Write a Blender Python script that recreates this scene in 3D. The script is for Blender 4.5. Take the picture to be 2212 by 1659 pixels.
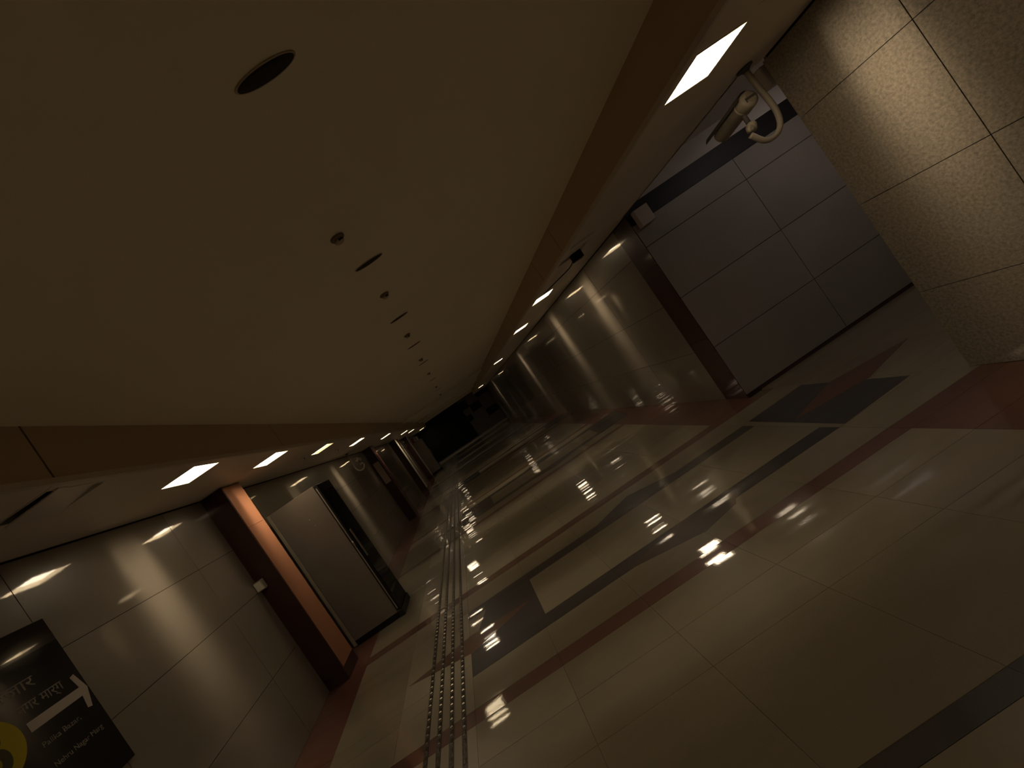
import bpy, bmesh, math, random
from mathutils import Matrix, Vector
random.seed(7)
for o in list(bpy.data.objects): bpy.data.objects.remove(o, do_unlink=True)
S = bpy.context.scene
COL = S.collection

# ------------------------------------------------------------------ camera
# phone held at a tilt: looks straight down the corridor, rolled, off-centre crop
ROLL = math.radians(34.3)
cr, sr = math.cos(ROLL), math.sin(ROLL)
cd = bpy.data.cameras.new('camera')
cd.sensor_fit = 'HORIZONTAL'; cd.sensor_width = 36.0
cd.lens = 833.0/2212.0*36.0
cd.shift_x = (1106-985)/2212.0
cd.shift_y = (912-829.5)/2212.0
cd.clip_start = 0.05; cd.clip_end = 200
cam = bpy.data.objects.new('camera', cd); COL.objects.link(cam)
m = Matrix(((cr, sr, 0, 0), (0, 0, -1, 0), (-sr, cr, 0, 0), (0, 0, 0, 1)))
m.translation = (0, 0, 1.6)
cam.matrix_world = m
S.camera = cam

# ------------------------------------------------------------------ world, exposure
w = bpy.data.worlds.new('world'); S.world = w; w.use_nodes = True
bg = w.node_tree.nodes['Background']; bg.inputs[0].default_value = (0, 0, 0, 1); bg.inputs[1].default_value = 0.0
S.view_settings.view_transform = 'Standard'; S.view_settings.look = 'None'
S.view_settings.exposure = 0.65; S.view_settings.gamma = 1.0
S.view_settings.use_curve_mapping = False
LAMP_COL = (1.0, 0.81, 0.58)
LAMP_L = 8.0          # glow of the diffusers
BEAM_W = 36.0          # extra beam added under each lit diffuser, watts
BEAM_S = 0.135         # its spread along the corridor (tangent)

# ------------------------------------------------------------------ materials
def mat(name, color, rough=0.5, spec=0.5, metal=0.0, coat=0.0, coat_r=0.05, coat_ior=1.5, coat_smooth=False, tilt=0.0,
        noise=0.0, nscale=6.0, ndetail=6.0, nmap=(1, 1, 1), bump=0.0, bscale=40.0, speck=0.0, sscale=180.0,
        rvar=0.0, emit=None, estr=0.0, wave=0.0, wscale=(1.2, 1.2, 1.2)):
    mt = bpy.data.materials.new(name); mt.use_nodes = True
    nt = mt.node_tree; N = nt.nodes; L = nt.links
    b = N['Principled BSDF']
    b.inputs['Base Color'].default_value = (*color, 1)
    b.inputs['Roughness'].default_value = rough
    b.inputs['Specular IOR Level'].default_value = spec
    b.inputs['Metallic'].default_value = metal
    b.inputs['Coat Weight'].default_value = coat
    b.inputs['Coat Roughness'].default_value = coat_r; b.inputs['Coat IOR'].default_value = coat_ior
    if emit:
        b.inputs['Emission Color'].default_value = (*emit, 1); b.inputs['Emission Strength'].default_value = estr
    tc = N.new('ShaderNodeNewGeometry')
    pos = tc.outputs['Position']
    out = None
    oi = N.new('ShaderNodeObjectInfo')
    if noise or speck or rvar:
        mp = N.new('ShaderNodeMapping'); mp.inputs['Scale'].default_value = nmap
        L.new(pos, mp.inputs['Vector'])
        fac = None
        val = N.new('ShaderNodeValue'); val.outputs[0].default_value = 1.0
        fac = val.outputs[0]
        def addterm(src, amp):
            nonlocal fac
            mm = N.new('ShaderNodeMath'); mm.operation = 'MULTIPLY_ADD'
            mm.inputs[1].default_value = amp; L.new(src, mm.inputs[0])
            sub = N.new('ShaderNodeMath'); sub.operation = 'SUBTRACT'
            L.new(fac, sub.inputs[0]); sub.inputs[1].default_value = amp*0.5
            L.new(sub.outputs[0], mm.inputs[2]); fac = mm.outputs[0]
        if noise:
            nz = N.new('ShaderNodeTexNoise'); nz.inputs['Scale'].default_value = nscale; nz.inputs['Detail'].default_value = ndetail
            L.new(mp.outputs[0], nz.inputs['Vector']); addterm(nz.outputs['Fac'], noise*2)
        if speck:
            nz = N.new('ShaderNodeTexNoise'); nz.inputs['Scale'].default_value = sscale; nz.inputs['Detail'].default_value = 3
            nz.inputs['Roughness'].default_value = 0.7
            L.new(pos, nz.inputs['Vector']); addterm(nz.outputs['Fac'], speck*2)
        if rvar: addterm(oi.outputs['Random'], rvar)
        mx = N.new('ShaderNodeVectorMath'); mx.operation = 'SCALE'
        mx.inputs[0].default_value = color; L.new(fac, mx.inputs['Scale'])
        L.new(mx.outputs[0], b.inputs['Base Color'])
    nrm = None
    if tilt:
        # every slab is laid a touch out of level
        fr = N.new('ShaderNodeMath'); fr.operation = 'MULTIPLY'; fr.inputs[1].default_value = 91.7
        L.new(oi.outputs['Random'], fr.inputs[0])
        f2 = N.new('ShaderNodeMath'); f2.operation = 'FRACT'; L.new(fr.outputs[0], f2.inputs[0])
        f3 = N.new('ShaderNodeMath'); f3.operation = 'MULTIPLY'; f3.inputs[1].default_value = 37.1
        L.new(f2.outputs[0], f3.inputs[0])
        f4 = N.new('ShaderNodeMath'); f4.operation = 'FRACT'; L.new(f3.outputs[0], f4.inputs[0])
        cx = N.new('ShaderNodeCombineXYZ')
        L.new(oi.outputs['Random'], cx.inputs[0]); L.new(f2.outputs[0], cx.inputs[1]); L.new(f4.outputs[0], cx.inputs[2])
        sb = N.new('ShaderNodeVectorMath'); sb.operation = 'SUBTRACT'; L.new(cx.outputs[0], sb.inputs[0]); sb.inputs[1].default_value = (.5, .5, .5)
        sc = N.new('ShaderNodeVectorMath'); sc.operation = 'SCALE'; sc.inputs['Scale'].default_value = tilt*2
        L.new(sb.outputs[0], sc.inputs[0])
        ad = N.new('ShaderNodeVectorMath'); ad.operation = 'ADD'; L.new(tc.outputs['Normal'], ad.inputs[0]); L.new(sc.outputs[0], ad.inputs[1])
        no = N.new('ShaderNodeVectorMath'); no.operation = 'NORMALIZE'; L.new(ad.outputs[0], no.inputs[0])
        nrm = no.outputs[0]
    if wave:
        mp2 = N.new('ShaderNodeMapping'); mp2.inputs['Scale'].default_value = wscale
        L.new(pos, mp2.inputs['Vector'])
        nz = N.new('ShaderNodeTexNoise'); nz.inputs['Scale'].default_value = 1.0; nz.inputs['Detail'].default_value = 1.0
        L.new(mp2.outputs[0], nz.inputs['Vector'])
        bp = N.new('ShaderNodeBump'); bp.inputs['Strength'].default_value = 1.0; bp.inputs['Distance'].default_value = wave
        L.new(nz.outputs['Fac'], bp.inputs['Height'])
        if nrm: L.new(nrm, bp.inputs['Normal'])
        nrm = bp.outputs[0]
    if bump:
        nz = N.new('ShaderNodeTexNoise'); nz.inputs['Scale'].default_value = bscale; nz.inputs['Detail'].default_value = 4
        L.new(pos, nz.inputs['Vector'])
        bp = N.new('ShaderNodeBump'); bp.inputs['Strength'].default_value = 1.0; bp.inputs['Distance'].default_value = bump
        L.new(nz.outputs['Fac'], bp.inputs['Height'])
        if nrm: L.new(nrm, bp.inputs['Normal'])
        nrm = bp.outputs[0]
    if nrm:
        L.new(nrm, b.inputs['Normal'])
        if not coat_smooth: L.new(nrm, b.inputs['Coat Normal'])
    return mt

FL = dict(rough=0.34, spec=0.4, coat=0.9, coat_r=0.045, coat_ior=2.3, tilt=0.013, wave=0.010, wscale=(0.45, 4.2, 1), bump=0.00010, bscale=70)
M = {}
M['floor_beige'] = mat('floor_beige', (0.225, 0.192, 0.128), noise=.22, nscale=2.2, speck=.12, sscale=120, rvar=.14, nmap=(.7, 2.2, 1), **FL)
M['floor_tact']  = mat('floor_tactile', (0.27, 0.23, 0.165), noise=.15, nscale=2.5, speck=.10, sscale=120, rvar=.08, **FL)
M['floor_red']   = mat('floor_red', (0.118, 0.048, 0.032), noise=.3, nscale=3, speck=.2, sscale=150, rvar=.2, **FL)
M['floor_brown'] = mat('floor_brown', (0.105, 0.050, 0.032), noise=.25, nscale=3, speck=.2, sscale=150, rvar=.2, **FL)
M['floor_dusk'] = mat('floor_dusk', (0.058, 0.036, 0.029), noise=.25, nscale=3, speck=.2, sscale=150, rvar=.2, **FL)
M['floor_black'] = mat('floor_black', (0.034, 0.033, 0.036), noise=.2, nscale=3, speck=.3, sscale=150, rvar=.2, **FL)
M['grout'] = mat('grout', (0.13, 0.11, 0.075), rough=.8, spec=.2)
M['grout_dark'] = mat('grout_dark', (0.03, 0.024, 0.018), rough=.85, spec=.1)
M['wall_polish'] = mat('wall_polish', (0.20, 0.17, 0.128), rough=.34, spec=.5, coat=.95, coat_r=.05, coat_ior=1.85, tilt=.003, noise=.2, nscale=1.6, speck=.12, sscale=160, rvar=.12, wave=.006, wscale=(1.2, 1.2, .5), bump=.00006, bscale=60)
M['wall_granite'] = mat('wall_granite', (0.25, 0.212, 0.158), rough=.5, spec=.35, coat=.7, coat_r=.06, coat_smooth=True, noise=.16, nscale=2.0, speck=.9, sscale=62, rvar=.08, bump=.0022, bscale=75)
M['wall_grey'] = mat('wall_grey', (0.30, 0.27, 0.235), rough=.42, spec=.4, coat=.3, coat_r=.12, noise=.16, nscale=2.0, speck=.22, sscale=130, rvar=.10, bump=.0001, bscale=150)
M['ceiling'] = mat('ceiling', (0.92, 0.83, 0.64), rough=.55, spec=.35, noise=.05, nscale=.8)
M['soffit'] = mat('soffit', (0.72, 0.63, 0.50), rough=.5, spec=.4, noise=.08, nscale=1.5)
M['fascia'] = mat('fascia', (0.52, 0.40, 0.25), rough=.5, spec=.35, noise=.08, nscale=1.5)
M['fascia_dark'] = mat('detector_brown', (0.22, 0.165, 0.10), rough=.6)
M['lip'] = mat('lip', (0.60, 0.53, 0.40), rough=.45, spec=.4)
M['passage_white'] = mat('passage_white', (0.70, 0.66, 0.62), rough=.7, spec=.3, noise=.05, nscale=3)
M['maroon'] = mat('maroon_stone', (0.044, 0.016, 0.012), rough=.35, spec=.4, coat=.5, coat_r=.08, noise=.25, nscale=4, speck=.2, sscale=140)
M['orange'] = mat('terracotta_stone', (0.34, 0.15, 0.078), rough=.4, spec=.4, coat=.5, coat_r=.1, noise=.15, nscale=3, speck=.15, sscale=140)
M['black'] = mat('black_paint', (0.006, 0.006, 0.006), rough=.6, spec=.2)
M['band'] = mat('black_band', (0.012, 0.011, 0.011), rough=.5, spec=.3, noise=.2, nscale=8)
M['dark_grey'] = mat('dark_grey_panel', (0.16, 0.135, 0.115), rough=.6, spec=.3, noise=.2, nscale=2)
M['cabinet'] = mat('cabinet_grey', (0.19, 0.16, 0.125), rough=.38, spec=.45, noise=.22, nscale=2.5, bump=.0002, bscale=12)
M['cab_trim'] = mat('cabinet_trim', (0.36, 0.32, 0.235), rough=.4, spec=.5)
M['rubber'] = mat('black_rubber', (0.008, 0.008, 0.008), rough=.5, spec=.3)
M['glass_dark'] = mat('dark_glass', (0.010, 0.012, 0.011), rough=.06, spec=.6)
M['chrome'] = mat('chrome', (0.6, 0.56, 0.5), rough=.25, metal=1.0)
M['steel'] = mat('studs_steel', (0.11, 0.095, 0.07), rough=.30, metal=1.0)
M['bar'] = mat('bar_dark', (0.06, 0.052, 0.038), rough=.4, spec=.5, metal=.3)
M['sign_black'] = mat('sign_black', (0.007, 0.006, 0.007), rough=.10, spec=.5, coat=1.0, coat_r=.03, coat_ior=1.7, noise=.2, nscale=5)
M['sign_white'] = mat('sign_white', (0.42, 0.37, 0.31), rough=.3, spec=.4)
M['sign_text'] = mat('sign_text', (0.24, 0.21, 0.165), rough=.35, spec=.4)
M['sign_yellow'] = mat('sign_yellow', (0.42, 0.33, 0.02), rough=.3, spec=.4)
M['sign_digit'] = mat('sign_digit', (0.085, 0.075, 0.04), rough=.35, spec=.4)
M['cctv_body'] = mat('cctv_body', (0.30, 0.26, 0.195), rough=.45, spec=.4, noise=.1, nscale=20)
M['cctv_dark'] = mat('cctv_dark', (0.075, 0.065, 0.058), rough=.5, spec=.4)
M['box_white'] = mat('box_white', (0.62, 0.55, 0.50), rough=.5, spec=.4)
M['frame_white'] = mat('frame_white', (0.72, 0.66, 0.52), rough=.4, spec=.4)
M['diff_off'] = mat('diffuser_off', (0.62, 0.55, 0.47), rough=.35, spec=.5)
M['grille'] = mat('speaker_grille', (0.045, 0.036, 0.018), rough=.7, spec=.2)
M['ceil_paint'] = mat('detector_cream', (0.55, 0.45, 0.30), rough=.5, spec=.3)
M['poster_pink'] = mat('poster_pink', (0.42, 0.33, 0.27), rough=.4, spec=.4)
M['carton_red'] = mat('carton_red', (0.45, 0.06, 0.04), rough=.5)
M['carton_white'] = mat('carton_white', (0.65, 0.60, 0.52), rough=.5)
def lampmat(name, f, col=LAMP_COL):
    return mat(name, (.8, .75, .65), rough=.4, emit=col, estr=LAMP_L*f)
M['lamp'] = lampmat('lamp_on', 1.0)
M['lamp_cool'] = mat('lamp_cool', (.8, .8, .8), emit=(1, .86, .80), estr=10.5)
M['lamp_dim'] = lampmat('lamp_dim', .30, (1, .80, .50))

# ------------------------------------------------------------------ builders
def obj(name, me, mt=None, parent=None):
    o = bpy.data.objects.new(name, me); COL.objects.link(o)
    if mt is not None and not me.materials: me.materials.append(M[mt] if isinstance(mt, str) else mt)
    if parent: o.parent = parent
    return o
def tag(o, label=None, cat=None, group=None, kind=None):
    if label: o['label'] = label
    if cat: o['category'] = cat
    if group: o['group'] = group
    if kind: o['kind'] = kind
    return o
def empty(name, loc=(0, 0, 0)):
    o = bpy.data.objects.new(name, None); COL.objects.link(o); o.location = loc; o.empty_display_size = .1
    return o
def me_data(name, v, f):
    me = bpy.data.meshes.new(name); me.from_pydata(v, [], f); me.update(); return me
def box_me(name, x0, x1, y0, y1, z0, z1, bev=0.0, seg=1):
    bm = bmesh.new()
    r = bmesh.ops.create_cube(bm, size=1.0)
    for vv in bm.verts:
        vv.co = Vector(((x0+x1)/2+vv.co.x*(x1-x0), (y0+y1)/2+vv.co.y*(y1-y0), (z0+z1)/2+vv.co.z*(z1-z0)))
    if bev: bmesh.ops.bevel(bm, geom=bm.edges[:], offset=bev, segments=seg, affect='EDGES', profile=.5)
    me = bpy.data.meshes.new(name); bm.to_mesh(me); bm.free(); return me
def box(name, x0, x1, y0, y1, z0, z1, mt, parent=None, bev=0.0, seg=1):
    return obj(name, box_me(name, x0, x1, y0, y1, z0, z1, bev, seg), mt, parent)
def prism_me(name, poly, z0, z1):
    n = len(poly)
    a = sum(poly[i][0]*poly[(i+1) % n][1]-poly[(i+1) % n][0]*poly[i][1] for i in range(n))
    if a < 0: poly = poly[::-1]
    v = [(x, y, z0) for x, y in poly]+[(x, y, z1) for x, y in poly]
    f = [tuple(range(n))[::-1], tuple(range(n, 2*n))]+[(i, (i+1) % n, (i+1) % n+n, i+n) for i in range(n)]
    return me_data(name, v, f)
def prism(name, poly, z0, z1, mt, parent=None): return obj(name, prism_me(name, poly, z0, z1), mt, parent)
def smooth(o):
    for p in o.data.polygons: p.use_smooth = True
    return o
def lathe(name, prof, mt, parent=None, n=32, mtx=None):
    v = []; f = []
    for r, z in prof:
        for i in range(n):
            a = 2*math.pi*i/n; v.append(Vector((r*math.cos(a), r*math.sin(a), z)))
    k = len(prof)
    for j in range(k-1):
        for i in range(n):
            f.append((j*n+i, j*n+(i+1) % n, (j+1)*n+(i+1) % n, (j+1)*n+i))
    f.append(tuple(range(n))[::-1]); f.append(tuple(range((k-1)*n, k*n)))
    if mtx: v = [mtx @ p for p in v]
    me = me_data(name, [tuple(p) for p in v], f)
    bm = bmesh.new(); bm.from_mesh(me); bmesh.ops.recalc_face_normals(bm, faces=bm.faces[:]); bm.to_mesh(me); bm.free()
    o = obj(name, me, mt, parent)
    for p in me.polygons: p.use_smooth = len(p.vertices) == 4
    return o
def tube(name, pts, r, mt, parent=None, n=12, sub=6):
    P = [Vector(p) for p in pts]; C = []
    for i in range(len(P)-1):
        a = P[max(i-1, 0)]; b_ = P[i]; c_ = P[i+1]; d = P[min(i+2, len(P)-1)]
        for t in range(sub):
            u = t/sub
            C.append(.5*((2*b_)+(c_-a)*u+(2*a-5*b_+4*c_-d)*u*u+(3*b_-a-3*c_+d)*u**3))
    C.append(P[-1])
    v = []; f = []; up = None
    for i, p in enumerate(C):
        t = (C[min(i+1, len(C)-1)]-C[max(i-1, 0)]).normalized()
        if up is None: up = t.orthogonal().normalized()
        up = (up-t*up.dot(t)).normalized(); sd = t.cross(up)
        for k in range(n):
            a = 2*math.pi*k/n; v.append(tuple(p+r*(math.cos(a)*up+math.sin(a)*sd)))
    for i in range(len(C)-1):
        for k in range(n): f.append((i*n+k, i*n+(k+1) % n, (i+1)*n+(k+1) % n, (i+1)*n+k))
    f.append(tuple(range(n))[::-1]); f.append(tuple(range((len(C)-1)*n, len(C)*n)))
    return smooth(obj(name, me_data(name, v, f), mt, parent))

# ================================================================== FLOOR
Y0, Y1 = -3.0, 25.0
XL, XRN, XRF = -2.7, 3.0, 2.83          # left wall, near right wall, far right wall
Y_EDGE, Y_TW = 2.54, 4.27               # side passage on the right between these
floor = box('floor', -2.9, 6.2, Y0-.2, Y1+.3, -.15, -.010, 'grout')
tag(floor, 'polished beige stone floor with red and black inlays along the corridor', kind='structure')
XG = [-2.233, -1.588, -.943, -.298, .347, .992, 1.637, 2.282]
rows = [-3.0, -2.4, -1.8, -1.2, -.6, .0, .56, 1.13, 1.205, 1.78, 2.07, 2.36, 2.485, 2.80, 2.955, 3.60, 3.745, 4.08, 4.22, 4.75, 5.28, 5.82]
PER = 4.0
y = 6.36
while y < 13.6:
    for d in (0, .125, .44, .595, 1.24, 1.385, 1.72, 1.86, 2.4, 2.95, 3.5): rows.append(round(y+d, 4))
    y += PER
rows = [r for r in rows if r < 14.4]
G = .0008
def tile(x0, x1, y0, y1, mt, name='floor_tile', z=0.0):
    return box(name, x0+G, x1-G, y0+G, y1-G, -.012, z, mt, floor)
def is_red(y0): return any(abs(y0-v) < 1e-3 for b in range(-1, 5) for v in (2.36+b*PER, 4.08+b*PER))
def is_blk(y0): return any(abs(y0-v) < 1e-3 for b in range(0, 5) for v in (2.80+b*PER, 3.60+b*PER)) or abs(y0-1.13) < 1e-3
for j in range(len(rows)-1):
    a, b = rows[j], rows[j+1]
    red, blk = is_red(a), is_blk(a)
    for i in range(len(XG)-1):
        nm, mt = 'floor_tile', 'floor_beige'
        if i == 1: mt = 'floor_tact'
        if red: nm, mt = 'red_strip_tile', ('floor_brown' if abs((a-4.08) % PER) < .01 or abs((a-4.08) % PER-PER) < .01 else 'floor_red')
        if blk and i >= 2: nm, mt = 'black_strip_tile', 'floor_black'
        tile(XG[i], XG[i+1], a, b, mt, nm)
    # side borders and passage
    tile(XL, XG[0], a, b, 'floor_red', 'red_border_tile')
    if b <= 2.49: tile(XG[-1], XRN, a, b, 'floor_red', 'red_border_tile')
    elif a >= 4.07: tile(XG[-1], XRF, a, b, 'floor_red', 'red_border_tile')
    else: tile(XG[-1], XRN, a, b, 'floor_beige')
    if b > Y_EDGE and a < Y_TW-.01:
        for x0 in (3.0, 3.645, 4.29, 4.935):
            tile(x0, x0+.645, max(a, Y_EDGE), min(b, Y_TW), 'floor_beige')
far = rows[-1]
o = box('far_floor_slab', XG[0], XG[-1], far, Y1, -.012, 0, 'floor_beige', floor)
o = box('far_red_border', XL, XG[0], far, Y1, -.012, 0, 'floor_red', floor)
o = box('far_red_border', XG[-1], XRF, far, Y1, -.012, 0, 'floor_red', floor)
for yy, mt in ((14.8, 'floor_black'), (15.6, 'floor_black'), (16.2, 'floor_red'), (18.4, 'floor_red'), (18.8, 'floor_black'), (19.6, 'floor_black'), (20.2, 'floor_red'), (22.4, 'floor_red')):
    box('far_inlay_strip', XG[0], XG[-1], yy, yy+.15, -.002, .0008, mt, floor)
ZI = .0010
for k in range(3):
    dy = k*PER
    # black end blocks of the inlaid frame
    prism('black_block', [(-.943, 2.80+dy), (-.262, 2.80+dy), (-.262, 3.745+dy), (-.70, 3.745+dy), (-.943, 3.08+dy)], -.002, ZI, 'floor_black', floor)
    prism('black_block', [(2.325, 2.80+dy), (2.955, 2.84+dy), (2.99, 3.77+dy) if k == 0 else (2.8, 3.77+dy), (2.355, 3.75+dy)] if k == 0 else
          [(2.0, 2.80+dy), (2.6, 2.84+dy), (2.8, 3.77+dy), (2.1, 3.75+dy)], -.002, ZI, 'floor_black', floor)
    # red lozenges
    prism('red_lozenge', [(-1.56, 3.21+dy), (-.93, 3.085+dy), (-.30, 3.27+dy), (-.93, 3.335+dy)], -.002, ZI+.0007, 'floor_brown', floor)
    if k == 0: prism('red_lozenge', [(2.37, 3.26), (3.0, 3.15), (3.63, 3.33), (2.99, 3.475)], -.002, ZI+.0007, 'floor_red', floor)
    # dark lozenges in the middle of both long bars
    prism('dark_lozenge', [(.40, 2.82+dy), (1.01, 2.67+dy), (1.32, 2.745+dy), (1.42, 2.86+dy), (1.01, 2.955+dy)], -.002, ZI, 'floor_dusk', floor)
    prism('dark_lozenge', [(.45, 3.70+dy), (1.01, 3.61+dy), (1.60, 3.70+dy), (1.01, 3.92+dy)], -.002, ZI, 'floor_black', floor)

# tactile guide bars -------------------------------------------------
bar_words = ['leftmost', 'second from left', 'third from left', 'rightmost']
stud_me = None
bm = bmesh.new(); bmesh.ops.create_cube(bm, size=1.0)
for vv in bm.verts:
    t = .62 if vv.co.z > 0 else 1.0
    vv.co = Vector((vv.co.x*.026*t, vv.co.y*.044*t, (vv.co.z+.5)*.0040))
bmesh.ops.bevel(bm, geom=bm.edges[:], offset=.0015, segments=1, affect='EDGES')
stud_me = bpy.data.meshes.new('stud'); bm.to_mesh(stud_me); bm.free(); stud_me.materials.append(M['steel'])
SP = .066
for i, bx in enumerate((-1.315, -1.219, -1.123, -1.028)):
    r = empty('tactile_bar', (bx, 1.6, 0))
    tag(r, '%s of four ribbed metal tactile guide bars running down the floor' % bar_words[i], 'guide bar', 'tactile guide bars')
    b_ = box('base_strip', -.017, .017, 0, 22.8, .0005, .0035, 'bar', r)
    ns = 73
    for k in range(ns):
        o = obj('stud', stud_me, None, r); o.location = (0, .03+k*SP, .0034)
    bm = bmesh.new()
    for k in range(ns, 344):
        n0 = len(bm.verts)
        bm.from_mesh(stud_me)
        bm.verts.ensure_lookup_table()
        for vv in bm.verts[n0:]: vv.co += Vector((0, .03+k*SP, .0034))
    me = bpy.data.meshes.new('far_studs'); bm.to_mesh(me); bm.free()
    o = obj('far_studs', me, 'steel', r); o['kind'] = 'stuff'

# ================================================================== CEILING
ZC, ZS = 2.758, 2.433
FXL, FXR = -1.733, 1.957
ceil = box('ceiling', FXL, FXR, Y0, Y1, ZC, ZC+.12, 'ceiling')
tag(ceil, 'plain cream plaster ceiling down the middle of the corridor', kind='structure')
for i, (yb, dz) in enumerate(((15.0, .05), (18.5, .06), (21.5, .07), (24.3, .10))):
    box('ceiling_beam', FXL, FXR, yb, yb+.35, ZC-dz, ZC+.01, 'ceiling', ceil)

def soffit(side):
    # lamp slot is left open at every fitting
    L = side < 0
    xw = XL if L else XRF
    xf = FXL if L else FXR
    cx = -1.96 if L else 2.17
    x0, x1 = cx-.158, cx+.158
    lo, hi = (xw, xf) if L else (xf, 3.0)
    root = None
    segs = []
    def strip(a, b, y0, y1, name='soffit_panel'):
        segs.append((a, b, y0, y1, name))
    ys = sorted(LY[side])
    prev = Y0
    for yl in ys:
        strip(x0, x1, prev, yl-.158); prev = yl+.158
    strip(x0, x1, prev, Y1)
    J = [Y0, -.6, 1.84, 4.28, 6.72, 9.16, 11.6, 14.04, 16.48, 18.92, 21.36, Y1]
    for a, b in zip(J[:-1], J[1:]):
        if L:
            strip(xw, x0, a+.002, b-.002); strip(x1, xf, a+.002, b-.002)
        else:
            strip(xf, x0, a+.002, b-.002)
            # soffit runs to the wall, which steps at the side passage
            if b <= Y_EDGE: strip(x1, XRN, a+.002, b-.002)
            elif a < Y_EDGE: strip(x1, XRN, a+.002, Y_EDGE); strip(x1, XRF-.01, Y_EDGE, b-.002)
            else: strip(x1, XRF, a+.002, b-.002)
    first = segs[0]
    root = box('ceiling', min(lo, hi)-.1 if L else lo+.02, max(lo, hi)-.02 if L else XRF-.02, Y0, Y1, ZS+.14, ZS+.20, 'black')
    tag(root, 'lowered soffit with square lights above the %s wall' % ('left' if L else 'right'), kind='structure')
    for a, b, y0, y1, n in segs:
        if y1-y0 > .01: box(n, a, b, y0, y1, ZS, ZS+.02, 'soffit', root)
    return root
LY = {-1: [2.0, 3.043, 4.355, 6.03, 8.135, 11.456, 15.54, 17.95, 23.6, -.35],
      1: [2.07, 4.40, 5.91, 7.885, 12.13, 20.6, -.35]}  # last of each row: unseen light added to brighten the near floor and ceiling
soffit(-1); soffit(1)

for L in (True, False):
    x = FXL if L else FXR
    a, b = (x-.02, x) if L else (x, x+.02)
    tr_ = box('trim_1' if L else 'trim_2', (x-.03 if L else x+.02), (x-.02 if L else x+.03), Y0, Y1, ZS+.03, ZC, 'grout_dark')
    tag(tr_, 'brown upright fascia between ceiling and %s soffit' % ('left' if L else 'right'), kind='structure')
    J = [Y0, -.6, 1.84, 4.28, 6.72, 9.16, 11.6, 14.04, 16.48, 18.92, 21.36, Y1] if L else [Y0, -.9, 4.1, 4.95, 7.4, 9.8, 12.3, 14.7, 17.1, 19.6, 22.0, Y1]
    for p, q in zip(J[:-1], J[1:]):
        box('fascia_panel', a, b, p+.005, q-.005, ZS+.028, ZC, 'fascia', tr_)
    box('fascia_lip', a-.004, b+.004, Y0, Y1, ZS-.004, ZS+.028, 'lip', tr_)

# ceiling lights -------------------------------------------------------
def diffuser_me(nm): return box_me(nm, -.150, .150, -.150, .150, 0, .006)
def frame_me():
    bm = bmesh.new()
    for x0, x1, y0, y1 in ((-.158, -.150, -.158, .158), (.150, .158, -.158, .158), (-.150, .150, -.158, -.150), (-.150, .150, .150, .158)):
        me = box_me('t', x0, x1, y0, y1, -.003, .10); bm.from_mesh(me); bpy.data.meshes.remove(me)
    me = bpy.data.meshes.new('frame'); bm.to_mesh(me); bm.free(); me.materials.append(M['frame_white']); return me
FR = frame_me()
DIF = {}
for k in ('lamp', 'lamp_dim', 'diff_off'):
    DIF[k] = diffuser_me('diffuser'); DIF[k].materials.append(M[k])
BACK = box_me('housing', -.157, .157, -.157, .157, .10, .106); BACK.materials.append(M['black'])
ordn = ['first', 'second', 'third', 'fourth', 'fifth', 'sixth', 'seventh', 'eighth', 'ninth', 'tenth']
for side in (-1, 1):
    cx = -1.96 if side < 0 else 2.17
    sn = 'left' if side < 0 else 'right'
    for i, yl in enumerate(LY[side]):
        state = 'lamp'
        if side < 0 and i == 0: state = 'diff_off'
        if side < 0 and i == 3: state = 'lamp_dim'
        if side > 0 and i == 1: state = 'broken'
        r = empty('ceiling_light', (cx, yl, ZS))
        if state == 'broken': lab = 'broken open square light with panel hanging loose in the right soffit'
        elif state == 'diff_off': lab = 'unlit square light with its panel askew in the left soffit'
        elif state == 'lamp_dim': lab = 'dimmer cream square light in the left soffit'
        else: lab = '%s square light from the front in the %s soffit' % (ordn[i], sn)
        if yl < 0: lab = 'square fill light added to the %s soffit behind the camera' % sn
        if state == 'lamp': lab = 'glowing white ' + lab
        tag(r, lab, 'ceiling light', 'square soffit lights')
        obj('frame', FR, None, r); obj('housing', BACK, None, r)
        if state in ('lamp', 'lamp_dim'):
            d = obj('diffuser', DIF[state], None, r); d.location = (0, 0, .030)
            if side > 0 and i == 0: d.location = (-.006, 0, .045)
        elif state == 'diff_off':
            d = obj('diffuser', DIF['diff_off'], None, r); d.location = (.01, .02, -.006); d.rotation_euler = (math.radians(5), math.radians(-5), math.radians(5))
        else:
            d = obj('diffuser', DIF['diff_off'], None, r); box('driver_box', .03, .15, .07, .15, -.070, .02, 'black', r); d.location = (-.02, -.12, .012); d.rotation_euler = (math.radians(-8), math.radians(-3), math.radians(-5)); d.scale = (1, .62, 1)
            box('hanging_bracket', -.14, .15, -.37, -.33, -.014, -.002, 'frame_white', r)
            tube('loose_cable', [(.07, .10, .02), (.06, .30, -.05), (.0, .75, -.035), (-.05, 1.25, -.01)], .007, 'rubber', r)

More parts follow.
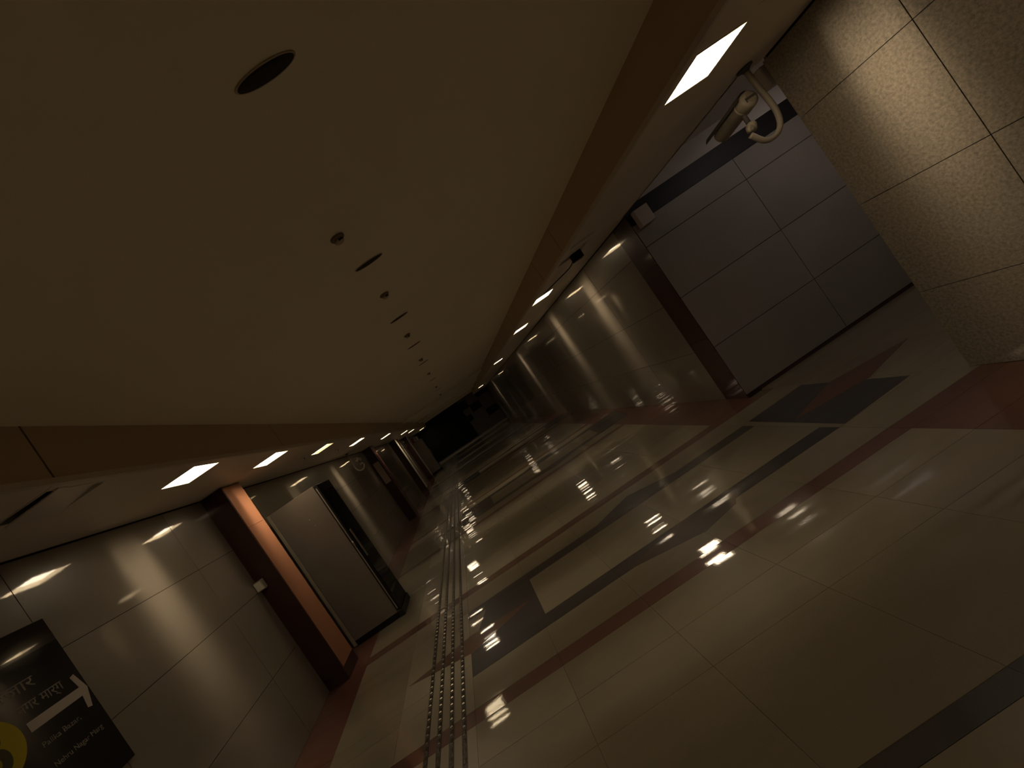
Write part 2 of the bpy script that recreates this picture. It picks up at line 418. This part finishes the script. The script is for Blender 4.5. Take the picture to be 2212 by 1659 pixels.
def beam(parent, watts, col, spread):
    la = bpy.data.lights.new('downlight', 'AREA'); la.shape = 'SQUARE'; la.size = .28
    la.energy = watts; la.use_nodes = True
    nt = la.node_tree; N = nt.nodes; L = nt.links
    em = N['Emission']; em.inputs['Color'].default_value = (*col, 1)
    g = N.new('ShaderNodeNewGeometry'); sp = N.new('ShaderNodeSeparateXYZ'); L.new(g.outputs['Incoming'], sp.inputs[0])
    def mth(op, a, b=None):
        n = N.new('ShaderNodeMath'); n.operation = op
        for k, q in enumerate((a, b)):
            if q is None: continue
            if isinstance(q, (int, float)): n.inputs[k].default_value = q
            else: L.new(q, n.inputs[k])
        return n.outputs[0]
    # added beam shaped to streak the walls: narrow lengthwise, wide crosswise
    q = mth('DIVIDE', sp.outputs[1], mth('MAXIMUM', mth('ABSOLUTE', sp.outputs[2]), .02))
    q = mth('DIVIDE', q, spread)
    q = mth('MULTIPLY', q, q)
    q = mth('DIVIDE', 1.0, mth('ADD', 1.0, mth('MULTIPLY', q, mth('ADD', 1.0, q))))
    k = mth('DIVIDE', sp.outputs[0], mth('MAXIMUM', mth('ABSOLUTE', sp.outputs[2]), .02))
    k = mth('MULTIPLY', k, k)
    k = mth('ADD', .07, mth('MULTIPLY', .93, mth('DIVIDE', k, mth('ADD', k, .7))))
    q = mth('MULTIPLY', q, k)
    L.new(q, em.inputs['Strength'])
    o = bpy.data.objects.new('downlight', la); COL.objects.link(o); o.parent = parent; o.location = (0, 0, .024)
    return o
for o in [q for q in COL.objects if q.name.startswith('ceiling_light')]:
    for ch in o.children:
        if ch.name.startswith('diffuser') and ch.data.materials[0].name.startswith('lamp'):
            beam(o, BEAM_W*(.35 if 'dim' in ch.data.materials[0].name else 1.0), LAMP_COL, BEAM_S)
            break
# ceiling speakers and detectors
sp_y = [1.125, 2.459, 3.762, 5.107, 6.6, 9.2, 12.0]
dt_y = [2.03, 3.05, 4.47, 6.206, 7.98, 11.0, 14.0]
for i, yy in enumerate(sp_y):
    r = empty('ceiling_vent', (.115, yy, ZC))
    tag(r, '%s dark oval vent from the front in the middle ceiling' % ordn[i], 'vent', 'oval ceiling vents')
    lathe('rim', [(.098, 0), (.104, -.001), (.106, -.003), (.103, -.005), (.097, -.005)], 'ceil_paint', r).scale = (1, .27, 1)
    lathe('grille', [(.100, -.001), (.099, -.0055), (.05, -.006), (.001, -.006)], 'grille', r).scale = (1, .25, 1)
for i, yy in enumerate(dt_y):
    r = empty('smoke_detector', (.10 if i else .03, yy, ZC))
    tag(r, '%s small smoke detector from the front hanging from the middle ceiling' % ordn[i], 'smoke detector', 'ceiling smoke detectors'); r.scale = (1, .7, 1)
    lathe('base_plate', [(.040, 0), (.040, -.010), (.036, -.014), (.02, -.014)], 'fascia_dark', r, n=24)
    lathe('head', [(.024, -.014), (.024, -.022), (.028, -.024), (.028, -.030), (.022, -.036), (.004, -.037)], 'ceil_paint', r, n=24)
    box('sensor_slot', .000, .026, -.0300, -.026, -.033, -.023, 'black', r)
# little sprinkler plates in the left soffit
for i, (xx, yy) in enumerate(((-2.12, 5.62), (-2.10, 7.16))):
    r = empty('sprinkler', (xx, yy, ZS))
    tag(r, 'small round sprinkler plate in the left soffit %s the dim light' % ('just before' if i == 0 else 'beyond'), 'sprinkler', 'soffit sprinklers')
    lathe('plate', [(.055, 0), (.055, -.005), (.035, -.012), (.012, -.013)], 'frame_white', r, n=24)
    lathe('nozzle', [(.012, -.012), (.008, -.03), (.016, -.034), (.002, -.037)], 'chrome', r, n=12)

# ================================================================== WALLS
def wall_panels(parent, axis, c0, c1, us, zs, mt, gap=.0022, face=1, mts=None):
    # axis 'x': wall plane x = const, u runs along y; axis 'y': wall plane y = const, u runs along x
    for i in range(len(us)-1):
        for j in range(len(zs)-1):
            a, b, z0, z1 = us[i]+gap, us[i+1]-gap, zs[j]+gap, zs[j+1]-gap
            if axis == 'x': box('wall_panel', c0, c1, a, b, z0, z1, mt, parent)
            else: box('wall_panel', a, b, c0, c1, z0, z1, mt, parent)
# left
wl = box('wall_left', XL-.2, XL-.022, Y0, Y1, -.01, 2.62, 'grout_dark')
tag(wl, 'polished grey beige stone wall on the left', kind='structure')
ZJL = [0, .61, 1.29, 1.81, ZS-.012]
wall_panels(wl, 'x', XL-.022, XL, [-3, -1.7, -.4, .95, 2.25, 3.52, 4.9, 6.3, 7.7, 9.1, 10.5, 11.9, 13.3, 14.7, 16.1, 17.5, 18.9, 20.3, 21.7, 23.1, Y1], ZJL, 'wall_polish')
# right, near part (granite)
wr = box('wall_right', XRN+.022, XRN+.36, Y0, Y_EDGE-.02, -.01, 2.62, 'grout_dark')
tag(wr, 'speckled granite wall at the near right', kind='structure')
wall_panels(wr, 'x', XRN, XRN+.022, [-3, -1.9, -.63, .64, 1.915, Y_EDGE], [0, .588, 1.283, 1.975, ZS-.012], 'wall_granite')
wall_panels(wr, 'y', Y_EDGE-.02, Y_EDGE, [XRN+.022, XRN+.36], [0, .588, 1.283, 1.975, 2.6], 'wall_granite')
# transverse wall facing the camera at the far side of the passage
wt = box('wall_passage', XRF+.02, 6.0, Y_TW+.022, Y_TW+.3, -.01, 3.0, 'grout_dark')
tag(wt, 'grey stone wall facing the camera beyond the side passage', kind='structure')
wall_panels(wt, 'y', Y_TW, Y_TW+.022, [XRF, 4.172, 5.45], [.035, .675, 1.333, 2.010, 2.285], 'wall_grey', gap=.0034)
box('black_band', XRF, 5.45, Y_TW-.006, Y_TW+.022, 2.285, 2.497, 'band', wt)
box('white_top', XRF, 5.45, Y_TW, Y_TW+.022, 2.497, 2.80, 'passage_white', wt)
bb = box('baseboard_passage', XRF, 5.45, Y_TW-.010, Y_TW+.01, 0, .034, 'maroon'); tag(bb, 'dark brown skirting under the grey passage wall', kind='structure')
# passage shell: its own higher ceiling, back wall and the far end
pc = box('ceiling', XRF-.01, 5.6, Y_EDGE-.0, Y_TW+.02, 2.72, 2.80, 'passage_white'); tag(pc, 'pale ceiling of the side passage on the right', kind='structure')
box('soffit_edge', XRF-.03, XRF-.008, Y_EDGE, Y_TW+.02, ZS, 2.75, 'soffit', pc)
pl = empty('ceiling_light', (4.75, 3.15, 2.72)); tag(pl, 'neutral strip light on the side passage ceiling behind the granite wall', 'ceiling light')
box('tray', -.32, .32, -.07, .07, -.03, -.001, 'frame_white', pl); box('diffuser', -.30, .30, -.055, .055, -.040, -.030, 'lamp_cool', pl)
pe = box('wall_passage_end', 5.46, 5.6, Y_EDGE-.4, Y_TW+.3, 0, 2.8, 'wall_grey'); tag(pe, 'dim end wall of the side passage', kind='structure')
pb = box('wall_passage_back', XRN+.36, 5.46, Y_EDGE-.2, Y_EDGE-.02, 0, 2.8, 'wall_grey'); tag(pb, 'wall of the side passage hidden behind the granite', kind='structure')
# right, far part
wf = box('wall_right_far', XRF+.022, XRF+.2, Y_TW+.3, Y1, -.01, 2.62, 'grout_dark')
tag(wf, 'polished stone wall receding on the right', kind='structure')
ZJR = [0, .675, 1.333, 2.010, ZS-.012]
wall_panels(wf, 'x', XRF, XRF+.022, [4.62, 5.7, 6.95, 8.3, 9.65, 11.0, 12.35, 13.7, 15.05, 16.4, 17.75, 19.1, 20.45, 21.8, 23.15, Y1], ZJR, 'wall_polish')
for z0, z1 in ((0, .80), (.80, 1.80), (1.80, ZS-.012)):
    box('maroon_panel', XRF-.004, XRF+.022, Y_TW+.004, 4.615, z0+.002, z1-.002, 'maroon', wf)
# back of the corridor behind the camera
wb = box('wall_back', -2.9, 3.4, Y0-.2, Y0, 0, 2.9, 'wall_grey'); tag(wb, 'wall closing the corridor behind the camera', kind='structure')
# end wall
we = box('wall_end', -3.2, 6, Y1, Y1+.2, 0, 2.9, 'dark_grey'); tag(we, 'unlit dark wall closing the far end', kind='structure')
for x0, x1, z0, z1 in ((-2.69, .75, .10, 2.72), (2.02, 2.82, 2.16, 2.46), (1.30, 2.0, 1.5, 2.0), (2.04, 2.82, .74, 1.20), (.76, 1.28, 1.95, 2.5), (.77, 1.1, 1.1, 1.5)):  # widest panel paints the darkness of an opening black; the others are black squares
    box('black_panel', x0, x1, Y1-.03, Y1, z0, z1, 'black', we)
box('end_step', -2.68, 2.80, Y1-1.1, Y1-.01, 0, .05, 'wall_grey', we)

# left pilasters ---------------------------------------------------------
pil = [(4.06, 4.41, 'dark maroon pilaster with terracotta side before the grey vending cabinet'),
       (11.05, 11.45, 'maroon pilaster with pale notice far along the left wall'),
       (15.40, 15.75, 'narrow pilaster beyond the pale notice on the left wall'),
       (18.9, 19.3, 'far pilaster beside the distant vending cabinet')]
for i, (y0, y1, lab) in enumerate(pil):
    core = box('trim_%d' % (i+3), XL, -2.46, y0+.02, y1, 0, ZS-.004, 'grout_dark'); tag(core, lab, kind='structure')
    for z0, z1 in ((0, .13), (.13, ZS-.006)):
        box('face_panel', XL+.001, -2.441, y0, y0+.02, z0+.001, z1-.001, 'maroon', core)
    for z0, z1 in ((0, .13), (.13, 1.918), (1.918, ZS-.006)):
        box('side_panel', -2.46, -2.44, y0+.021, y1, z0+.0015, z1-.0015, ('maroon' if z0 == 0 else 'orange') if i == 0 else 'maroon', core)
    if i == 1:
        n_ = box('wall_notice', -2.655, -2.47, y0-.010, y0-.001, 1.26, 1.94, 'poster_pink'); tag(n_, 'pale upright notice on the far left pilaster', 'notice')
    if i > 1:
        box('edge_trim', -2.45, -2.43, y0-.002, y1, .1, ZS-.01, 'cab_trim', core)
# small white switch box
sw = empty('switch_box', (-2.645, 4.06, 1.29))
tag(sw, 'small cream switch box in the corner between left wall and pilaster', 'switch box')
box('body', -.054, .040, -.055, -.001, .0, .105, 'cab_trim', sw, bev=.004)
box('cover', -.046, .032, -.062, -.055, .008, .097, 'frame_white', sw, bev=.002)

# ================================================================== VENDING CABINETS
def cabinet(loc, lab):
    r = empty('vending_cabinet', loc); tag(r, lab, 'cabinet', 'tall vending cabinets')
    W, D, H = .69, .46, 1.945            # x, y, z ; front faces the corridor (+x)
    box('body', 0, W-.05, 0, D, .075, H, 'cabinet', r, bev=.006, seg=2)
    box('rear_edge', -.045, -.002, -.004, D, .02, H, 'cab_trim', r, bev=.003)
    box('plinth', .0, W-.02, .012, D-.01, 0, .074, 'rubber', r)
    d = box('door', W-.048, W+.004, -.004, D+.004, .085, H-.01, 'rubber', r, bev=.006)
    box('door_glass', W+.004, W+.010, .03, D-.03, .30, H-.10, 'glass_dark', d)
    box('frame_strip', W-.030, W-.018, -.010, -.003, .12, H-.05, 'cab_trim', d)
    box('handle', W+.010, W+.035, .025, .05, .85, 1.25, 'chrome', d, bev=.006)
    box('kick_plate', W-.05, W+.02, -.006, D, .0, .084, 'glass_dark', r, bev=.004)
    h = lathe('hinge', [(.012, 0), (.012, .06), (.004, .064)], 'chrome', d, n=12); h.location = (W-.02, -.012, 1.05)
    for sx, sz in ((.38, 1.62), (.43, 1.60), (.40, 1.52), (.45, 1.50)):
        s_ = lathe('screw', [(.008, 0), (.007, .003), (.002, .004)], 'chrome', r, n=10, mtx=Matrix.Rotation(math.radians(90), 4, 'X')); s_.location = (sx, 0, sz)
    return r
cabinet((-2.545, 4.74, 0), 'tall grey vending cabinet with black plinth beside the terracotta pilaster')
cabinet((-2.645, 20.1, 0), 'distant grey vending cabinet near the dark far end')
for i, (x0, x1, h, mt, wd) in enumerate(((-2.60, -2.50, .26, 'carton_white', 'leftmost white'), (-2.48, -2.37, .24, 'carton_red', 'red'), (-2.35, -2.26, .27, 'carton_white', 'middle white'), (-2.22, -2.12, .22, 'carton_white', 'rightmost white'))):
    c_ = empty('carton', ((x0+x1)/2, 20.28, 1.946)); tag(c_, '%s carton standing on the distant vending cabinet' % wd, 'carton', 'cartons on the far cabinet')
    hw = (x1-x0)/2
    box('body', -hw, hw, -.09, .09, 0, h, mt, c_, bev=.004); box('flap', -hw+.004, hw-.004, -.085, .085, h, h+.004, 'box_white', c_)

# ================================================================== DIRECTION SIGN
sg = empty('direction_sign', (XL, 0, 0))
tag(sg, 'black direction sign with arrow and yellow numbered disc on the left wall', 'sign')
box('board', .001, .022, .95, 2.285, 1.044, 2.022, 'sign_black', sg, bev=.002)
def sx(poly, name, mt, x0=.0222, x1=.0236, parent=sg):    # poly in (y, z)
    n = len(poly)
    a = sum(poly[i][0]*poly[(i+1) % n][1]-poly[(i+1) % n][0]*poly[i][1] for i in range(n))
    if a < 0: poly = poly[::-1]
    v = [(x0, p, q) for p, q in poly]+[(x1, p, q) for p, q in poly]
    f = [tuple(range(n))[::-1], tuple(range(n, 2*n))]+[(i, (i+1) % n, (i+1) % n+n, i+n) for i in range(n)]
    return obj(name, me_data(name, v, f), mt, parent)
sx([(1.965, 1.511), (2.232, 1.511), (2.222, 1.437), (2.246, 1.430), (2.277, 1.540), (2.252, 1.645), (2.228, 1.637), (2.240, 1.562), (1.965, 1.563)], 'arrow', 'sign_white')
sx([(1.765+.17*math.cos(t*math.pi/32), 1.535+.17*math.sin(t*math.pi/32)) for t in range(64)], 'yellow_disc', 'sign_yellow')
def text(body, size, y, z, name, mt, x=.0224, parent=sg, align='LEFT', off=0.0, fit=None):
    cu = bpy.data.curves.new('txt', 'FONT'); cu.body = body; cu.size = size; cu.align_x = align; cu.extrude = .0005; cu.offset = off
    t = bpy.data.objects.new('txt', cu); COL.objects.link(t)
    bpy.context.view_layer.update()
    me = bpy.data.meshes.new_from_object(t.evaluated_get(bpy.context.evaluated_depsgraph_get()))
    bpy.data.objects.remove(t, do_unlink=True)
    me.materials.clear()
    o = obj(name, me, mt, parent)
    k = fit/max(v.co.x for v in me.vertices) if fit else 1.0
    o.matrix_local = Matrix(((0, 0, 1, x), (k, 0, 0, y), (0, 1, 0, z), (0, 0, 0, 1)))
    return o
text('3', .33, 1.80, 1.42, 'numeral', 'sign_digit', x=.0242, align='CENTER', off=.004)
text('\u092c\u093e\u091c\u093e\u0930', .085, 1.87, 1.712, 'hindi_text', 'sign_text', fit=.222)
text('\u0928\u0917\u0930 \u092e\u093e\u0930\u094d\u0917', .072, 1.962, 1.610, 'hindi_text', 'sign_text', fit=.222)
text('Palika Bazar,', .040, 1.970, 1.410, 'english_text', 'sign_text', fit=.198)
text('Nehru Nagar Marg', .040, 1.968, 1.292, 'english_text', 'sign_text', fit=.262)

# ================================================================== CCTV CAMERAS
def cctv(loc, flip, lab, arm=True):
    r = empty('cctv_camera', loc); tag(r, lab, 'security camera', 'bullet security cameras')
    s = -1 if flip else 1
    T = Matrix.Translation((0, 0, 0)) @ Matrix.Rotation(math.radians(-6), 4, 'X') @ Matrix.Rotation(math.radians(90*-1), 4, 'X')
    # body along +y, rear cap towards the viewer
    body = lathe('body', [(.032, -.02), (.052, -.012), (.056, .0), (.056, .05), (.052, .055), (.052, .27), (.047, .28)], 'cctv_body', r, n=32, mtx=T)
    lathe('rear_ring', [(.0575, .045), (.0575, .060), (.053, .061)], 'cctv_body', body, n=32, mtx=T)
    box('rear_label', -.038, .034, -.0205, -.012, -.016, .012, 'cctv_dark', body)
    lathe('lens_glass', [(.044, .279), (.040, .284), (.004, .285)], 'glass_dark', body, n=32, mtx=T)
    # sun hood: part of a wider tube above the body
    v = []; f = []; n = 14
    for j, (yy, rr) in enumerate(((.00, .064), (.34, .064))):
        for k in range(n+1):
            a = math.radians(90+22*s)+math.radians(-42+k*84/n)
            for q in (rr, rr+.004): v.append(T @ Vector((q*math.cos(a), -q*math.sin(a), yy)))
    W_ = 2*(n+1)
    for k in range(n):
        i0 = 2*k
        f += [(i0+1, i0+3, W_+i0+3, W_+i0+1), (i0, W_+i0, W_+i0+2, i0+2), (i0, i0+2, i0+3, i0+1), (W_+i0, W_+i0+1, W_+i0+3, W_+i0+2)]
    f += [(0, 1, W_+1, W_), (2*n, W_+2*n, W_+2*n+1, 2*n+1)]
    me = me_data('sun_hood', [tuple(p) for p in v], f)
    bm = bmesh.new(); bm.from_mesh(me); bmesh.ops.recalc_face_normals(bm, faces=bm.faces[:]); bm.to_mesh(me); bm.free()
    obj('sun_hood', me, 'cctv_dark', r)
    # swivel joint under the body and the J shaped arm up to the soffit
    jt = lathe('swivel_joint', [(.006, -.03), (.026, -.026), (.030, -.006), (.030, .012), (.022, .028), (.006, .030)], 'cctv_body', r, n=20, mtx=Matrix.Rotation(math.radians(20*s), 4, 'Y'))
    jt.location = (-.03*s, .05, -.145)
    kn = lathe('clamp_knob', [(.020, 0), (.020, .02), (.012, .024)], 'cctv_body', jt, n=16, mtx=Matrix.Rotation(math.radians(90), 4, 'X')); kn.location = (-.045*s, -.02, -.012)
    lathe('stalk', [(.014, -.115), (.014, -.04)], 'cctv_dark', jt, n=12, mtx=Matrix.Translation((0, 0, .13)))
    pts = [(-.096, -.19), (-.036, -.272), (.045, -.280), (.103, -.235), (.128, -.16), (.130, -.088), (.122, 0), (.114, .10), (.112, ZS-loc[2])]
    tube('arm', [(px*s, .02, pz) for px, pz in pts], .0165, 'cctv_body', r)
    lathe('mount_plate', [(.045, 0), (.045, -.010), (.026, -.018), (.017, -.030)], 'cctv_dark', r, n=24).location = (.112*s, .02, ZS-loc[2])
    return r
cctv((2.69, 2.45, 2.245), False, 'bullet security camera on a curved arm under the right soffit by the passage')
cctv((-2.42, 9.0, 2.20), True, 'middle distance security camera under the left soffit')
cctv((-2.42, 16.7, 2.20), True, 'farthest security camera under the left soffit near the far end')

# junction boxes on the right
def jbox(loc, wx, wy, wz, lab):
    r = empty('junction_box', loc); tag(r, lab, 'junction box', 'white junction boxes')
    box('body', -wx/2, wx/2, -wy, 0, 0, wz, 'box_white', r, bev=.004)
    box('lid', -wx/2+.006, wx/2-.006, -wy-.004, -wy, .006, wz-.006, 'box_white', r, bev=.0015)
    return r
jbox((2.977, Y_TW-.001, 2.213), .182, .06, .20, 'square white junction box at the top left corner of the grey passage wall')
jbox((3.06, Y_EDGE+.09, 2.265), .13, .06, .15, 'white junction box behind the security camera by the granite wall edge')
